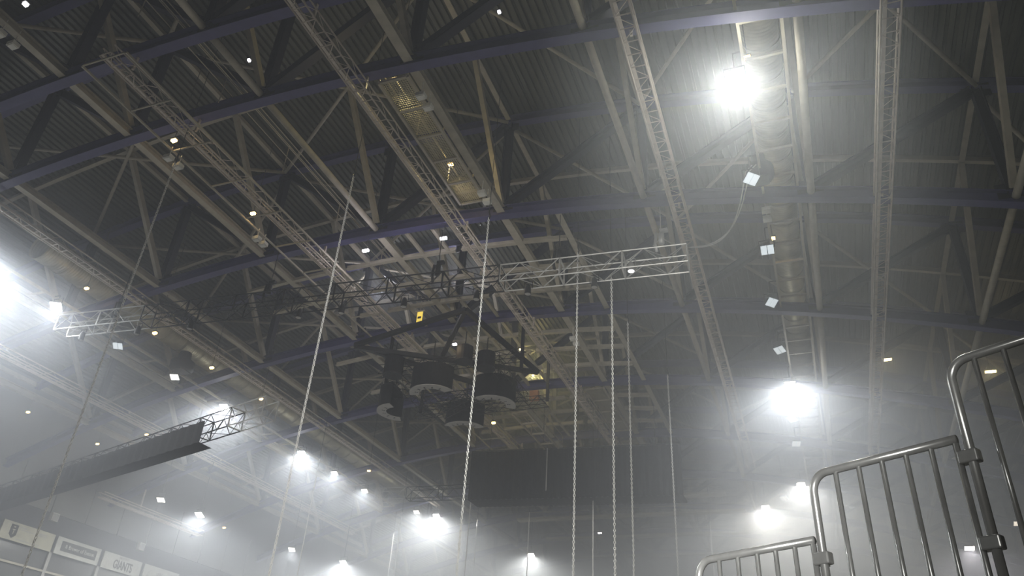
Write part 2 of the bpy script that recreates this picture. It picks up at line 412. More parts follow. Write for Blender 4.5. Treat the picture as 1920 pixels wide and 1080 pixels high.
# ------------------------------------------------------------------ transverse aluminium bridges
def box_truss(name, label, p, q, w, h, mats, seg=1.0, cr=.028, group='hung box trusses'):
    t = thing(name, label, 'truss', group)
    p = Vector(p); q = Vector(q); d = (q-p); Lg = d.length; d.normalize(); a = d.cross(Vector((0, 0, 1))).normalized(); u = Vector((0, 0, 1))
    n = max(1, round(Lg/2.4)); S_ = Lg/n
    for i in range(n):
        m = mats(i/n); o0 = p+d*S_*i; o1 = p+d*(S_*(i+1)-.03)
        sec = MB()
        for sa in (-1, 1):
            for su in (0, 1): sec.tube([o0+a*sa*w/2+u*su*h, o1+a*sa*w/2+u*su*h], cr, 6)
        so = sec.build('truss_section', m, t)
        lc = MB(); k = max(2, round(S_/(h*1.0))); ds = (S_-.06)/k
        for j in range(k):
            s0 = o0+d*ds*j; s1 = o0+d*ds*(j+1); f = j % 2
            for sa in (-1, 1): lc.tube([s0+a*sa*w/2+u*h*f, s1+a*sa*w/2+u*h*(1-f)], cr*.6, 5, False)
            for su in (0, 1): lc.tube([s0+a*(w/2 if f else -w/2)+u*h*su, s1+a*(-w/2 if f else w/2)+u*h*su], cr*.6, 5, False)
        for s0 in (o0, o1):
            for sa in (-1, 1): lc.tube([s0+a*sa*w/2, s0+a*sa*w/2+u*h], cr*.9, 5)
            for su in (0, 1): lc.tube([s0-a*w/2+u*h*su, s0+a*w/2+u*h*su], cr*.9, 5)
        lo = lc.build('lacing', m, so); stuff(lo)
    return t
bridge = box_truss('lighting_bridge', 'long lighting bridge across the roof with lit ends coloured pale and unlit middle dark', (-31.9, 22.25, 16.05), (-3.05, 24.35, 16.05), .76, .76,
          lambda f: ALU if (f < .1 or f > .74) else BLACK)  # lit ends and unlit middle are put into the section materials
box_truss('stage_truss', 'far box truss with pale end above the lower floodlights', (-29.2, 48.0, 15.6), (-9.5, 49.0, 15.6), .8, .8, lambda f: ALU if f < .12 else BLACK)  # the light on its end is put into a paler section material
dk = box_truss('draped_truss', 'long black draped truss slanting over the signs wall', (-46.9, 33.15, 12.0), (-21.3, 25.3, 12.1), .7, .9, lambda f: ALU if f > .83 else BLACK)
m = MB()
for i in range(60):
    a0 = Vector((-46.9, 33.15, 12.0)).lerp(Vector((-25.6, 26.6, 12.1)), i/60); a1 = Vector((-46.9, 33.15, 12.0)).lerp(Vector((-25.6, 26.6, 12.1)), (i+1)/60)
    dy = .03 if i % 2 else -.03
    m.add([a0+Vector((0, -.42-dy, .62)), a1+Vector((0, -.42+dy, .62)), a1+Vector((0, -.42+dy, -.42)), a0+Vector((0, -.42-dy, -.42))], [(0, 1, 2, 3)])
    m.add([a0+Vector((0, -.42-dy, -.42)), a1+Vector((0, -.42+dy, -.42)), a1+Vector((0, .45, -.4)), a0+Vector((0, .45, -.4))], [(0, 1, 2, 3)])
stuff(m.build('black_skirt', CLOTH, dk))

# hoists and clutter on the bridge
def hoist(label, x, y, z, zt, m=BLACK, group='chain hoists'):
    t = thing('chain_hoist', label, 'hoist', group, (x, y, z))
    MB().tube([(0, 0, .05), (0, 0, .5)], .11, 10).build('motor', m, t, True); MB().box((.1, 0, .62), (.3, .16, .12)).build('gearbox', m, t)
    MB().tube([(0, 0, .68), (0, 0, zt-z)], .018, 5).build('chain_fall', m, t)
    MB().tube([(-.18, 0, .55), (-.25, .02, .1), (-.2, .05, -.25)], .06, 7).build('chain_bag', m, t, True)
    MB().tube([(-.33, 0, .0), (0, 0, .3), (.33, 0, .0)], .02, 5).build('sling', m, t)
hoist('pale chain hoist with strap above the lit bridge end', -3.95, 23.9, 16.9, 18.7, ALU)
for x, lb in ((-29, 'dark chain hoist on the hazy bridge end'), (-21, 'dark chain hoist a third along the bridge'), (-13.1, 'dark chain hoist mid bridge beside the centre hoist chain'), (-8.0, 'dark chain hoist where the bridge crosses the wide beam')):
    hoist(lb, x, 22.25+(x+31.9)*.0728, 16.9, 19.2)
def spotlight(label, x, y, z, m=BLACK, on=None):
    t = thing('stage_lamp', label, 'stage light', 'stage lamps under the bridge', (x, y, z))
    m1 = MB(); N = 10
    rings = [[(math.cos(a*2*math.pi/N)*r, math.sin(a*2*math.pi/N)*r, zz) for a in range(N)] for zz, r in ((-.45, .13), (-.2, .12), (-.05, .08), (0, .03))]
    m1.add([v for g in rings for v in g], [(k*N+a, k*N+(a+1) % N, (k+1)*N+(a+1) % N, (k+1)*N+a) for k in range(3) for a in range(N)]); m1.build('barrel', m, t, True)
    MB().tube([(-.17, 0, -.2), (-.17, 0, .1), (.17, 0, .1), (.17, 0, -.2)], .015, 5).build('yoke', m, t)
    m2 = MB(); m2.add([(math.cos(a*2*math.pi/N)*.12, math.sin(a*2*math.pi/N)*.12, -.44) for a in range(N)], [tuple(range(N))[::-1]]); m2.build('lens', on or GREY, t)
for i, x in enumerate((-30.5, -27.4, -24.6, -19.2, -17.2, -14.4, -11.3, -9.2, -6.6, -5.2)):
    spotlight(['stage lamp at the hazy bridge end', 'stage lamp by the first dark bridge section', 'stage lamp below the hazy duct crossing', 'stage lamp below the catwalk truss', 'stage lamp just past the catwalk truss', 'stage lamp at mid bridge', 'stage lamp beside the walkway truss', 'stage lamp where the wide beam crosses', 'stage lamp at the start of the lit section', 'small lit stage lamp in the lit section'][i],
              x, 22.25+(x+31.9)*.0728, 16.0 if i < 9 else 16.55, BLACK if i < 9 else ALU, LED if i == 9 else None)
# cables looping from the ladder frame to the bridge end
for k, dx in enumerate((0, .14)):
    p0 = Vector((-.62+dx, 22.6, 18.55)); p1 = Vector((-3.0, 24.3, 16.85)); pts = []
    for i in range(15):
        f = i/14; p = p0.lerp(p1, f); p.z -= 1.05*math.sin(math.pi*f)*(1-.1*k)*(.8+.3*f); p.x += .35*math.sin(math.pi*f)
        pts.append(p)
    pts = [Vector((p0.x+.25, p0.y, 18.8))]+pts
    tag(MB().tube(pts, .022, 6).build('power_cable', ALU, None, True), ['upper pale cable looping down to the lit bridge end', 'lower pale cable looping down to the lit bridge end'][k], 'cable', 'looping cables')

# ------------------------------------------------------------------ hanging chains
def chain_mesh(n, pitch=.095):
    m = MB(); N = 8; K = 4
    L, Wd, r = pitch*1.42/2, .042, .015
    for i in range(n):
        z = -i*pitch; c = []
        for a in range(N):
            t = a*2*math.pi/N; u_ = math.cos(t)*Wd*.75; v_ = math.sin(t)*(L-r)
            for k in range(K):
                s_ = k*2*math.pi/K; rr = r*math.cos(s_); off = r*math.sin(s_)
                uu = u_+rr*math.cos(t); vv = v_+rr*math.sin(t)
                c.append((uu, off, z+vv) if i % 2 else (off, uu, z+vv))
        m.add(c, [(a*K+k, ((a+1) % N)*K+k, ((a+1) % N)*K+(k+1) % K, a*K+(k+1) % K) for a in range(N) for k in range(K)])
    me = bpy.data.meshes.new('link_run'); me.from_pydata(m.v, [], m.f); me.materials.append(CHAIN); return me
CM = chain_mesh(205)
chains = [(-19.55, 15.25, 18., 'thick pale hanging chain from the catwalk truss, first from the signs side'), (-13.72, 17.75, 18., 'second pale hanging chain from the signs side'),
 (-10.0, 21.45, 18., 'pale chain hanging from the end of the wide walkway beam'), (-7.42, 24.6, 18., 'pale chain crossing the truss just before its lit section'),
 (-6.05, 24.55, 16.6, 'pale chain dropping from under the lit bridge section'), (-6.8, 30.6, 18., 'pale chain just past the lit bridge drop chain'),
 (-6.1, 36.5, 18., 'slender pale chain farthest toward the barriers')]
for x, y, z, lb in chains:
    t = thing('hoist_chain', lb, 'chain', 'main hanging chains', (x, y, z))
    link('link_run', CM, t, (0, 0, -.4))
    MB().tube([(0, 0, -.42), (.05, 0, -.28), (0, 0, -.1), (0, 0, 0)], .03, 6).build('hook', BLACK, t)
    MB().tube([(0, 0, 0), (0, 0, (zb(x)+TOPH+.1)-z)], .012, 5).build('wire_sling', BLACK, t)
thin = [(-12.5, 45.4, 16.), (-29.0, 40.1, 16.), (-29.3, 52.1, 16.), (-33.1, 57.9, 16.), (-19.6, 53.7, 16.), (-20.9, 46., 16.), (-7.2, 58, 16.), (-24.3, 55, 16.)]
tl = ['far thin chain in front of the black drape', 'thin pinkish wire beside the bright hazy lamp', 'thin wire below the pale truss end', 'thin wire on the signs side of the pale truss end', 'thin wire below the black drape centre', 'thin wire between the drape and bright lamp', 'farthest thin wire by the haze at the barriers', 'thin wire just past the brightest low lamp']
for (x, y, z), lb in zip(thin, tl):
    t = thing('drop_wire', lb, 'wire', 'far drop wires', (x, y, z))
    MB().tube([(0, 0, -17.5), (0, 0, 0)], .03, 5).build('wire', CHAIN, t); MB().tube([(0, 0, 0), (0, 0, zb(x)+.2-z)], .012, 5).build('wire_sling', BLACK, t)

# ------------------------------------------------------------------ centre cluster of curved black hoods
CX, CY, CZ = -17.0, 34.1, 15.9
cl = thing('cluster_frame', 'black lattice frame holding the curved hoods at the roof centre', 'truss frame')
def lattice(p, q, w, m, name, parent, cr=.022):
    p = Vector(p); q = Vector(q); d = q-p; L_ = d.length; d.normalize(); a = d.cross(Vector((0, 0, 1))).normalized(); u = Vector((0, 0, 1)); mb = MB()
    for sa in (-1, 1):
        for su in (0, 1): mb.tube([p+a*sa*w/2+u*su*w, q+a*sa*w/2+u*su*w], cr, 5)
    n = round(L_/w)
    for j in range(n):
        s0 = p+d*L_/n*j; s1 = p+d*L_/n*(j+1); f = j % 2
        for sa in (-1, 1): mb.tube([s0+a*sa*w/2+u*w*f, s1+a*sa*w/2+u*w*(1-f)], cr*.7, 4, False)
        for su in (0, 1): mb.tube([s0+a*(w/2 if f else -w/2)+u*w*su, s1+a*(-w/2 if f else w/2)+u*w*su], cr*.7, 4, False)
    return mb.build(name, m, parent)
for p, q in (((-20.5, 32.2, 17.2), (-12.4, 32.2, 17.2)), ((-20.5, 36.6, 16.6), (-12.6, 36.6, 16.6)), ((-19.8, 32.2, 16.9), (-19.8, 36.6, 16.9)), ((-14, 32.2, 16.9), (-14, 36.6, 16.9)), ((-18.3, 33.4, 15.9), (-15.2, 35.4, 15.9)), ((-18.3, 35.4, 15.9), (-15.2, 33.4, 15.9)), ((-18, 34.4, 16.3), (-14.6, 34.4, 16.3))):
    lattice(p, q, .5, BLACK, 'lattice_truss', cl)
for x, y in ((-20.2, 32.4), (-12.6, 32.4), (-20.2, 36.5), (-12.6, 36.5)): MB().bar((x, y, 16.8), (x, y, zb(x)+.1), .14, .14).build('suspension_bar', BLACK, cl)
for p, q in (((-21.3, 30.6, 18.3), (-16.0, 34.8, 17.4)), ((-14.6, 29.6, 18.9), (-12.5, 34.6, 17.6)), ((-21.3, 30.6, 18.3), (-14.6, 29.6, 18.9)), ((-21.3, 30.6, 18.2), (-12.5, 34.6, 17.6)), ((-14.6, 29.6, 18.9), (-18, 33.6, 17.9))):
    MB().bar(p, q, .2, .22).build('frame_arm', BLACK, cl)
def hood(label, cx, cy, cz, face, span=160, ro=1.18, ri=.7, h=1.3):
    t = thing('curved_hood', label, 'hanging hood', 'curved black hoods', (cx, cy, cz), face)
    n = 18; m = MB(); A = [math.radians(-span/2+span*i/n) for i in range(n+1)]
    def P(a, r, z): return (math.sin(a)*r, -math.cos(a)*r, z)
    m.add([P(a, r, z) for a in A for r, z in ((ro, .03), (ro, h), (ro-.06, h), (ro-.06, .03))], [(i*4+j, i*4+(j+1) % 4, i*4+4+(j+1) % 4, i*4+4+j) for i in range(n) for j in range(4)]+[(0, 3, 2, 1), (n*4, n*4+1, n*4+2, n*4+3)])
    m.add([P(a, r, h-.02) for a in A for r in (.1, ro)], [(i*2, i*2+1, i*2+3, i*2+2) for i in range(n)])
    m.build('black_shell', CLOTH, t, False)
    m = MB(); m.add([P(a, r, z) for a in A for r, z in ((ri, 0), (ro+.03, 0), (ro+.03, .04), (ri, .04))], [(i*4+j, i*4+(j+1) % 4, i*4+4+(j+1) % 4, i*4+4+j) for i in range(n) for j in range(4)]+[(0, 3, 2, 1), (n*4, n*4+1, n*4+2, n*4+3)])
    m.build('rim_plate', GREY, t)
    m = MB()
    for i in range(2, n-1, 3):
        for r in (ri+.1, ri+.2):
            x, y, _ = P(A[i]+r*.1, r, 0); m.box((x, y, -.004), (.07, .07, .01))
    m.build('slot', BLACK, t)
    MB().tube([(0, -.4, h), (0, -.4, h+1.6)], .03, 6).build('suspension', BLACK, t)
hood('curved black hood with grey rim opening toward the camera, top of the four', -17.42, 32.55, 15.95, 0.0)
hood('curved black hood with grey rim on the haze side of the four', -20.1, 34.0, 15.8, -1.35)
hood('curved black hood with grey rim crossed by the third chain, walkway side of the four', -14.9, 34.5, 15.95, .85)
hood('curved black hood with thin grey rim, lowest of the four', -17.7, 37.3, 15.9, .35, 130)
def drum(label, x, y, z, r, h):
    t = thing('black_drum', label, 'hanging drum', 'black drums', (x, y, z)); N = 20
    m = MB(); m.tube([(0, 0, 0), (0, 0, h)], r, N).build('shell', CLOTH, t)
    m = MB(); m.tube([(0, 0, -.02), (0, 0, .05)], r+.03, N).build('rim', BLACK, t); MB().tube([(0, 0, h), (0, 0, h+.9)], .03, 6).build('suspension', BLACK, t)
drum('black cylindrical drum above the lattice, beside a small lit lamp', -15.2, 31.2, 16.9, .42, .8)
drum('black cylindrical drum above the lattice, just past the third chain', -14.35, 32.0, 16.8, .45, .85)
drum('black cylindrical drum standing on the haze side of the lattice', -19.5, 31.8, 16.9, .5, 1.0)
# handrailed ladder below the cluster
walkway('short catwalk with pale handrails below the lowest hood', -15.4, -14.5, [38.5, 40.2, 41.9, 43.6, 45.3], 17.2, meshed=False, m=STEEL)

# black masking drape
dr = thing('masking_drape', 'wide black drape hung across the far roof behind the chains', 'drape')
m = MB(); n = 80
X = [-20.2+13.2*i/n for i in range(n+1)]
def yy(x): return 44.6+.09*(x+13.6)+.025*(x+13.6)**2*0
m.add([(x, yy(x)+(.02 if i % 2 else -.02), z) for i, x in enumerate(X) for z in (14.05, 17.15)], [(i*2, i*2+2, i*2+3, i*2+1) for i in range(n)])
m.add([(x, yy(x)+(.06 if i % 2 else -.06)+dy, 14.05) for i, x in enumerate(X) for dy in (0, 1.6)], [(i*2, i*2+2, i*2+3, i*2+1) for i in range(n)])
m.build('cloth', CLOTH, dr)
MB().tube([(X[0], yy(X[0]), 17.2), (X[-1], yy(X[-1]), 17.2)], .04, 6).build('drape_pole', BLACK, dr)
for x in (-19, -15.5, -12, -8.5): MB().tube([(x, yy(x), 17.2), (x, yy(x), zb(x)+.1)], .015, 5).build('drop_line', BLACK, dr)
MB().tube([(-15.1, 44.1, 14.4), (-15.1, 44.1, 17.1)], .035, 6).build('pale_pole', ALU, dr)
# far gantry behind the drape
g = thing('far_gantry', 'pale stepped gantry with rails below the black drape', 'gantry')
for y, z, x0, x1 in ((59, 18.3, -26, -6), (63, 18.1, -24, -5), (71, 18.5, -24, -2), (80, 18.9, -24, 0)):
    MB().bar((x0, y, z), (x1, y, z), .7, .18).build('deck_beam', MESHM, g)
    for h in (.5, 1.05): MB().tube([(x0, y-.4, z+h), (x1, y-.4, z+h)], .03, 5).build('hand_rail', STEEL, g)
    x = x0
    while x < x1: MB().tube([(x, y-.4, z), (x, y-.4, z+1.05)], .025, 5).build('rail_post', STEEL, g); x += 2.4
tag(MB().bar((-17.2, 62.2, 18.7), (-19.6, 86, 18.4), .7, .6).build('dark_strut', NAVYD), 'heavy dark strut slanting down behind the drop chain', 'beam')

# ------------------------------------------------------------------ floodlights
def flood(label, x, y, z, level, tilt, rz, w=.62, h=.56, power=0., col=(.93, .97, 1), spill=0.):
    t = thing('floodlight', label, 'floodlight', 'roof floodlights', (x, y, z))
    hd = link('lamp_head', None, t); hd.rotation_euler = (-tilt-.3, 0, rz)
    m = MB(); a, b_ = w/2, h/2
    m.add([(-a, -b_, 0), (a, -b_, 0), (a, b_, 0), (-a, b_, 0), (-a*.6, -b_*.6, .22), (a*.6, -b_*.6, .22), (a*.6, b_*.6, .22), (-a*.6, b_*.6, .22)], [(4, 5, 6, 7), (0, 4, 7, 3), (1, 2, 6, 5), (0, 1, 5, 4), (2, 3, 7, 6)])
    m.build('housing', FBODY, hd)
    g_ = {2: BRIGHT, 1: MED, 0: SOFT}[level]
    for s_ in (-1, 1): MB().box((s_*a*.5, 0, -.005), (a*.9, h*.92, .02)).build('lens_pane', g_, hd)
    MB().tube([(-a-.03, 0, .1), (-a-.03, 0, .45), (a+.03, 0, .45), (a+.03, 0, .1)], .02, 5).build('bracket', FBODY, t)
    if abs(x+.4) < .3: MB().tube([(0, 0, .45), (0, 0, 1.05), (-.13-x, 0, 1.05)], .03, 5).build('hanger', FBODY, t)
    elif abs(x+33) < .4: MB().tube([(0, 0, .45), (0, 0, .6), (-33.4-x, 0, .62)], .03, 5).build('hanger', FBODY, t)
    else: MB().tube([(0, 0, .45), (0, 0, zb(x)+DECKH-z)], .02, 5).build('hanger', FBODY, t)
    if power:
        lamp('flood_beam', (x, y, z-.12), P_FLOOD*power, col, .22, 172, (0, 0, -1), .5)
        if spill: lamp('flood_spill', (x, y, z-.12), P_FLOOD*spill, col, .3)
FZ = 17.7
RL = [(-.42, 17.2, 2, .6, .35, 0), (-.44, 22.0, 0, 0, .25, .75), (-.3, 26.5, 0, 0, .2, .0), (-.47, 30.6, 0, 0, .3, .8), (-.48, 35.2, 0, 0, .2, -.5), (-.26, 39.35, 2, .8, .2, 0), (-.43, 44.0, 0, 0, .2, -.5), (-.45, 48.0, 0, 0, .2, .3), (-.6, 56.1, 2, .7, .2, 0), (-1.9, 59.0, 0, 0, .2, -.5), (-3.4, 61.1, 2, 1.0, .2, 0)]
rlab = ['dazzling floodlight beside the spiral duct, highest in the picture', 'pale tilted square floodlight beside the dark terminal', 'pale oblong floodlight under the duct', 'pale diamond-tilted floodlight under the hazy duct end', 'small pale folded floodlight just above a dazzling one', 'dazzling floodlight in mid row between small pale ones', 'first small pale floodlight under the mid-row dazzling one', 'second small pale floodlight under the mid-row dazzling one', 'bright floodlight by the round corner of the middle barrier', 'small pale floodlight between the two low bright ones', 'dazzling low floodlight left of the middle barrier corner']
for (x, y, lv, pw, ti, rz), lb in zip(RL, rlab): flood(lb, x, y, FZ, lv, ti, rz, power=pw, spill=.07 if y < 18 else pw*.04, col=(1, 1, .9) if y < 18 else (.93, .97, 1), w=.54 if lv == 2 else .5, h=.48 if lv == 2 else .42)
LL = [(-33.1, 17.9, 17.7, 2, 1.9, 0, 'dazzling floodlight at the hazy picture edge'), (-33.0, 22.3, 17.7, 2, .15, .5, 'bright yellowish floodlight above the hazy bridge end'), (-33.2, 26.5, 17.7, 0, 0, .5, 'pale square floodlight below the hazy bridge end'), (-32.9, 30.5, 17.7, 1, 0, .3, 'pale tilted floodlight with dark cowl over the hazy truss'),
 (-32.9, 34.9, 17.7, 2, .5, .2, 'bright floodlight above the curved truss end'), (-32.8, 43.2, 17.7, 2, .6, .1, 'bright floodlight touching the second chain'), (-32.8, 47.5, 17.7, 1, .2, .1, 'small white floodlight, upper of the pair past the second chain'), (-32.7, 51.8, 17.7, 1, .2, .1, 'small white floodlight, lower of the pair past the second chain'),
 (-31.2, 57.9, 17.7, 1, .2, 0, 'small floodlight beside the low dazzling one left of the third chain'), (-30.0, 59.3, 17.7, 2, 1.2, 0, 'low dazzling floodlight left of the third chain'), (-38.1, 40.8, 13, 2, .75, 0, 'dazzling floodlight over the hall signs'), (-38.3, 37.4, 13, 1, .05, .3, 'small pinkish floodlight left of the dazzling one over the signs'),
 (-37.3, 50.3, 13, 1, .1, .3, 'small low floodlight past the second chain foot'), (-35.5, 54.8, 13, 2, .7, .0, 'bright low floodlight past the second chain foot')]
for x, y, z, lv, pw, rz, lb in LL: flood(lb, x, y, z, lv, .2, rz, power=pw*.9, spill=pw*.04, w=.54 if lv == 2 else .5, h=.48 if lv == 2 else .42)
flood('glowing low floodlight at the bottom edge by a thin wire', -24.3, 67.5, 16.2, 2, .2, 0, power=1.0)
flood('small violet-white floodlight behind the middle barrier bars', 9.4, 60.5, 14.2, 2, .2, 0, .6, .4, power=.22, col=(.85, .85, 1))
flood('small white floodlight behind the upper barrier clamp', 12.2, 58.5, 15.2, 1, .2, 0, .5, .4, power=0)

# bulkhead lamps, warm
def bulk(label, x, y, z, m=WARM, power=0., col=(1, .72, .35), w=.2, rz=0.):
    t = thing('bulkhead_lamp', label, 'lamp', 'small roof lamps', (x, y, z), rz)
    MB().box((0, 0, .07), (w+.06, .16, .06)).build('back_plate', FBODY, t)
    MB().box((0, 0, 0), (w, .12, .09)).build('glass', m, t)
    MB().tube([(0, 0, .1), (0, 0, max(.3, zb(x)+DECKH-z))], .012, 5).build('stem', FBODY, t)
    if power: lamp('bulkhead_glow', (x, y, z+.02 if False else z-.12), P_BULK*power, col, .08)
bulk('orange lamp on the catwalk truss above the first chain', -20.5, 15.6, 19.2, power=.5)
bulk('small orange lamp further down the catwalk truss', -20.4, 20.3, 19.2, power=.4)
bulk('small amber lamp in the haze by the bright yellow floodlight', -32.8, 23.3, 19.3, power=.3)
bulk('lamp lighting the first mesh walkway bay from above', -11.95, 16.6, 20.7, power=2.6, col=(1, .85, .4))
bulk('lamp lighting the end bays of the mesh walkway from above', -11.9, 21.4, 20.7, power=2, col=(1, .8, .35))
bulk('violet-white lamp on the near grid wires', -17.2, 24.2, 19.3, LED, 3, (.9, .85, 1), .3)
bulk('violet-white lamp beside the walkway truss', -13.4, 24.3, 19.3, LED, 3, (.9, .85, 1), .3)
bulk('tiny white lamp against the deck lighting a grey patch behind the grid', -22.7, 34.0, 24.0, LED, 7, (.92, .9, 1), .1)
bulk('tiny white lamp against the deck lighting a grey patch by the box truss', -17.4, 34.2, 24.2, LED, 7, (.92, .9, 1), .1)
bulk('tiny yellow lamp lighting a deck patch past the cluster', -17.4, 47.1, 23.8, WARM, 9, (1, .85, .35), .1)
bulk('warm lamp beside the black drum', -15.5, 30.6, 17.6, LED, .4)
bulk('warm lamp right of the cluster frame arm', -13.6, 34.8, 19.2, WARM, 1.2, (1, .85, .4))
bulk('orange lamp on the pale-railed catwalk', -16.4, 38.3, 16.6, WARM, .2)
bulk('orange lamp hanging under the hazy bridge section', -28.9, 24.8, 17.0, WARM, .4)
bulk('orange lamp below the hazy duct terminal', -28.7, 28.8, 17.0, WARM, .3)
bulk('red-orange lamp over the curved truss end', -28.6, 33.0, 17.0, WARM, .3)
bulk('tiny orange lamp between hazy trusses', -39.9, 36.2, 17.0, WARM, .2)
bulk('amber lamp under the dark box by the first chain', -44.8, 36.9, 17., WARM, .3)
bulk('amber lamp near the picture edge in the haze', -44.8, 31.3, 17., WARM, .3)
bulk('small amber lamp past the second chain top pair', -28.7, 45.6, 17., WARM, .2)
bulk('tiny amber lamp right of the dazzling signs lamp', -44.5, 50.7, 15., WARM, .1)
bulk('small white lamp in the top corner above the truss', -18.3, 8.1, 17.0, LED, .1, (1, 1, 1), .1)
bulk('yellow wall lamp left of the upper barrier', 4.6, 40.4, 19.1, mat('yellow_lamp_glass', (1, .9, .6), noise=0, emit=(1, .75, .3), estr=14), 1.2, (1, .8, .4), .5)
bulk('yellow wall lamp seen over the upper barrier rail', 9.7, 43.1, 19.1, mat('yellow_lamp_glass', (1, .9, .6)), 1.2, (1, .8, .4), .5)
bulk('small amber lamp clipped to the duct above an oblong floodlight', -.05, 28.1, 19.3, WARM, .3)
bulk('small amber lamp beside the highest dazzling floodlight', .0, 18.0, 19.3, WARM, .2)
bulk('tiny white sprinkler light on the deck by the closest truss', -19.6, 16.9, 24.6, LED, 0, w=.1)
bulk('tiny white light on the deck right of the navy truss', -8.6, 17.7, 24.4, LED, 0, w=.1)
bulk('small white lamp in front of the far gantry', -16.1, 60.5, 16.1, LED, .1, (1, 1, 1), .3)
ys_ = thing('safety_sign', 'bright yellow-lit notice on the dark centre frame', 'sign', loc=(-17.45, 30.2, 19.2))
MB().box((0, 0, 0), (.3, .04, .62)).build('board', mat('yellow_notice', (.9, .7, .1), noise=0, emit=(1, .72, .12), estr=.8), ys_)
MB().box((0, -.03, -.02), (.2, .01, .12)).build('print', INK, ys_); MB().box((0, 0, .36), (.5, .06, .06)).build('top_rail', STEEL, ys_)
MB().tube([(0, 0, .38), (0, 0, .95)], .02, 5).build('hanger', STEEL, ys_)
bx = tag(MB().box((-15.1, 41.3, 19.45), (.55, .3, .6)).build('cardboard_box', CARD), 'small orange-brown box on the navy truss past the cluster', 'box')

# paired white boxes on beams
BXS = [(-10.6, 16.4, 19.3, 'upper', 'first lit walkway bay'), (-10.6, 16.95, 19.3, 'lower', 'first lit walkway bay'), (-20.5, 15.65, 18.4, 'upper', 'first chain top'), (-20.5, 16.15, 18.4, 'lower', 'first chain top'), (-20.5, 21.0, 18.4, 'upper', 'catwalk truss and flat beam'), (-20.5, 21.45, 18.42, 'lower', 'catwalk truss and flat beam'),
       (-10.6, 21.9, 19.3, 'upper', 'last walkway bay'), (-10.6, 22.45, 19.3, 'lower', 'last walkway bay'), (-.13, 24.8, 18.35, 'upper', 'spiral duct'), (-.13, 25.35, 18.35, 'lower', 'spiral duct'), (-10.6, 34.5, 19.3, 'upper', 'wide beam past the fourth chain'), (-10.6, 35.1, 19.3, 'lower', 'wide beam past the fourth chain'), (-22.83, 9.9, 19.5, 'upper', 'photo corner beam'), (-22.83, 10.4, 19.5, 'lower', 'photo corner beam')]
BM = None
for x, y, z, ul, wh in BXS:
    t = thing('junction_box', '%s small white box of a pair by the %s' % (ul, wh), 'box', 'paired white boxes', (x, y, z))
    if BM is None:
        ob = MB().box((0, 0, 0), (.32, .26, .16)).box((0, 0, -.09), (.26, .2, .03)).build('enclosure', WHITE, t); BM = ob.data
    else: link('enclosure', BM, t)
    MB().tube([(0, 0, .08), (0, 0, .7 if z > 19 else .52)], .02, 5).build('stem', WHITE, t)

# ------------------------------------------------------------------ signs wall
bd = thing('upper_band', 'dark fascia band on the side wall behind the hall signs', 'wall band')
MB().box((XL+.06, 42, 11.4), (.2, 50, 2.2)).build('fascia', WALLD, bd)
MB().box((XL+.04, 42, 8.9), (.14, 50, 2.8)).build('recess', mat('smoked_glass', (.05, .05, .05), .25), bd)
for i in range(9):
    y = 30+4.03*i; MB().box((XL+.2, y, 8.9), (.12, .22, 2.6)).build('mullion', GREY, bd)
MB().box((XL+.2, 42, 9.0), (.1, 50, .12)).build('ledge', STEEL, bd)
for i in range(22):
    y = 27+2.9*i
    o_ = MB().box((XL+.02, y, 14.2), (.08, 2.84, 3.3)).build('cladding_panel', WALL, wl)
def text(s, parent, loc, size, m, sx=1., bold=False):
    c = bpy.data.curves.new('lettering', 'FONT'); c.body = s; c.size = size; c.extrude = .012; c.align_x = 'CENTER'; c.align_y = 'CENTER'; c.materials.append(m)
    if bold: c.offset = .012
    tmp = bpy.data.objects.new('tmp', c); COL.objects.link(tmp); dg = bpy.context.evaluated_depsgraph_get(); me = bpy.data.meshes.new_from_object(tmp.evaluated_get(dg)); bpy.data.objects.remove(tmp)
    ob = link('lettering', me, parent, loc); ob.rotation_euler = (math.pi/2, 0, math.pi/2); ob.scale = (sx, 1, 1)
    return ob
XS = XL+.34
def sign(y0, y1, label, m):
    t = thing('wall_sign', label, 'sign', 'hall signs', (XS, (y0+y1)/2, 10.71))
    MB().box((0, 0, 0), (.1, y1-y0, 1.08)).build('board', m, t); return t
s1 = sign(34.0, 37.88, 'cream wall sign with a dark shield crest and faint lettering', SIGNC)
m = MB(); m.add([(.06, a, b_) for a, b_ in ((-1.35, .4), (-.85, .4), (-.85, -.2), (-1.1, -.42), (-1.35, -.2))]+[(.075, a, b_) for a, b_ in ((-1.35, .4), (-.85, .4), (-.85, -.2), (-1.1, -.42), (-1.35, -.2))], [(0, 4, 3, 2, 1), (5, 6, 7, 8, 9)]+[(i, (i+1) % 5, 5+(i+1) % 5, 5+i) for i in range(5)]); m.build('shield_crest', INK, s1)
MB().box((.08, -1.1, .1), (.01, .2, .05)).box((.08, -1.1, -.05), (.01, .05, .25)).box((.08, -1.1, .26), (.01, .12, .06)).build('crest_charge', SIGNC, s1)
m = MB()
for (y0, y1, z, h) in ((-.7, -.25, .33, .05), (-.7, .9, .2, .03), (.75, 1.3, .3, .06), (.8, 1.25, .18, .04), (-.75, 1.1, -.4, .045)): m.box((.055, (y0+y1)/2, z), (.012, y1-y0, h))
m.build('faint_print', GREY, s1)
s2 = sign(38.13, 41.82, 'white-framed wall sign with a dark panel of old-style lettering', SIGNW)
MB().box((.055, .05, .02), (.02, 2.95, .62)).build('dark_panel', SIGND, s2)
text('& Brewer of Euston', s2, (.08, .1, .02), .36, INKL, .85)
s3 = sign(42.13, 45.75, 'white wall sign reading GIANTS in tall dark capitals', SIGNW)
text('GIANTS', s3, (.06, .1, -.12), .82, INK, .62, True); text('BELFAST', s3, (.06, .1, .38), .2, GREY, 1.3)
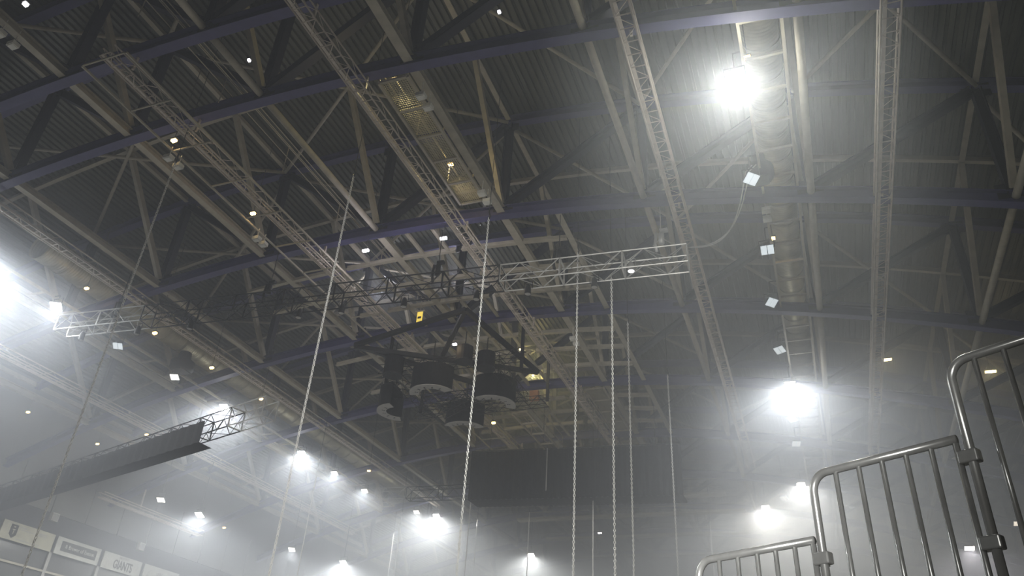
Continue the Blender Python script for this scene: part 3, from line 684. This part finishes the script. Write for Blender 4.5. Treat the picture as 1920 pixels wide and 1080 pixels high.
s4 = sign(46.05, 49.7, 'white wall sign with a dark leaf mark and SSE lettering', SIGNW)
text('SSE', s4, (.06, -.15, 0), .5, GREY, 1.0, True); text('ARENA', s4, (.06, 1.2, 0), .34, GREY, .9)
for k, (dz, s_) in enumerate(((0, 1), (.02, .6))):
    m = MB(); N = 10
    pts = [(.06+k*.01, -1.35+.42*s_*(i/N-.5)+.1, .5*s_*(i/N-.5)+(.16*s_*math.sin(math.pi*i/N))) for i in range(N+1)]+[(.06+k*.01, -1.35+.42*s_*(i/N-.5)+.1, .5*s_*(i/N-.5)-(.16*s_*math.sin(math.pi*i/N))) for i in range(N-1, 0, -1)]
    m.add(pts, [tuple(range(len(pts)))]); m.build('leaf_mark', GREY if k == 0 else SIGNW, s4)
for y, lb in ((37.3, 'small square white speaker above the cream crest sign'), (45.15, 'small square white speaker above the GIANTS sign')):
    t = thing('wall_speaker', lb, 'speaker', 'wall speakers', (XL+.35, y, 12.25))
    MB().box((0, 0, 0), (.3, .5, .5)).build('cabinet', WHITE, t); MB().box((.16, 0, 0), (.02, .42, .42)).build('grille', GREY, t); MB().box((-.2, 0, 0), (.15, .1, .1)).build('bracket', FBODY, t)

# ------------------------------------------------------------------ crowd barriers on the stepped stand
BA = Vector((1.8055, 2.864, 0)); BD = Vector((-.8486, .529, 0)); BN = Vector((.529, .8486, 0))
def P(s, z, n=0): v = BA+BD*s+BN*n; return Vector((v.x, v.y, z))
def barrier(label, sR, sL, zr, bars, off=0., H=1.1):
    t = thing('crowd_barrier', label, 'barrier', 'steel barriers on the stand')
    rc = .085; pts = [P(sR, zr, off)]+[P(sL-rc+rc*math.sin(a), zr-rc+rc*math.cos(a), off) for a in [math.pi/2*i/8 for i in range(9)]]+[P(sL, zr-H, off)]
    MB().tube(pts, .0195, 14).build('frame_tube', CHROME, t, True)
    MB().tube([P(sR+.008, zr-.02, off), P(sR+.008, zr-H, off)], .0135, 12).build('end_post', CHROME, t, True)
    MB().tube([P(sR, zr-H+.12, off), P(sL, zr-H+.12, off)], .014, 10).build('bottom_rail', CHROME, t, True)
    for s_ in bars: MB().tube([P(s_, zr-.012, off), P(s_, zr-H+.12, off)], .0115, 10).build('bar', CHROME, t, True)
    for s_ in (sR+.05, sL): MB().box(P(s_, zr-H-.01, off), (.09, .09, .02)).build('foot_plate', CHROME, t)
    return t
barrier('tallest standing steel barrier with a round corner at the picture edge', .46, 1.362, 1.645, [1.25, 1.128, 1.008, .89, .77, .65, .55])
barrier('middle steel barrier of the stepped row with five bars and rounded corner', 1.405, 2.115, 1.302, [1.985, 1.865, 1.75, 1.635, 1.52])
barrier('lowest steel barrier of the row, faint in the lamp haze', 2.15, 2.86, .995, [2.72, 2.6, 2.48, 2.37, 2.26])
barrier('short steel barrier behind the tall one at the bottom corner', .4, 1.255, .775, [1.14, 1.02, .9, .78, .66], off=.12)
def clamp(label, s, z):
    t = thing('barrier_clamp', label, 'clamp', 'barrier clamps', P(s, z)); t.rotation_euler = (0, 0, math.atan2(BD.y, BD.x))
    bm = bmesh.new(); bmesh.ops.create_cube(bm, size=1); bmesh.ops.scale(bm, vec=(.082, .05, .056), verts=bm.verts); bmesh.ops.bevel(bm, geom=bm.edges[:], offset=.008, segments=3, affect='EDGES', profile=.5)
    me = bpy.data.meshes.new('clamp_plate'); bm.to_mesh(me); bm.free(); me.materials.append(CHROME); link('clamp_plate', me, t, (-.012, 0, 0))
    for dz in (-.014, .014): MB().tube([(-.02, -.03, dz), (.05, -.03, dz)], .009, 8).build('clamp_bar', CHROME, t, True)
    for dx in (-.015, .045): MB().tube([(dx, -.03, -.03), (dx, -.03, .03)], .0085, 8).build('bolt', CHROME, t, True)
clamp('upper clamp joining the tall and middle barriers', 1.382, 1.215)
clamp('lower clamp joining the tall and middle barriers', 1.382, .86)
clamp('hazy clamp joining the middle and lowest barriers', 2.13, .905)
tier = struct(link('floor_tier', None))
for s0, s1, z in ((-.6, 1.385, .53), (1.385, 2.13, .19), (2.13, 3.2, -.12)):
    m = MB(); c = P((s0+s1)/2, (z+ZF)/2, .45); m.box((0, 0, 0), (s1-s0, 1.3, z-ZF)); ob = m.build('step_block', FLOOR, tier); ob.location = c; ob.rotation_euler = (0, 0, math.atan2(BD.y, BD.x))
# black seat back beyond the barrier
se = thing('folded_seat', 'black rounded seat back behind the barriers at the corner', 'seat', loc=P(1.0, .53, .62)); se.rotation_euler = (0, 0, math.atan2(BD.y, BD.x)+math.pi)
bm = bmesh.new(); bmesh.ops.create_cube(bm, size=1); bmesh.ops.scale(bm, vec=(.5, .09, .62), verts=bm.verts)
bmesh.ops.bevel(bm, geom=[e for e in bm.edges if abs(e.verts[0].co.y-e.verts[1].co.y) > .05], offset=.16, segments=6, affect='EDGES', profile=.5)
me = bpy.data.meshes.new('backrest'); bm.to_mesh(me); bm.free(); me.materials.append(CLOTH); link('backrest', me, se, (0, 0, .42))
MB().box((0, .16, .1), (.46, .34, .08)).build('seat', CLOTH, se)
for sx in (-.2, .2): MB().box((sx, .05, .05), (.04, .3, .1)).build('leg', FBODY, se)
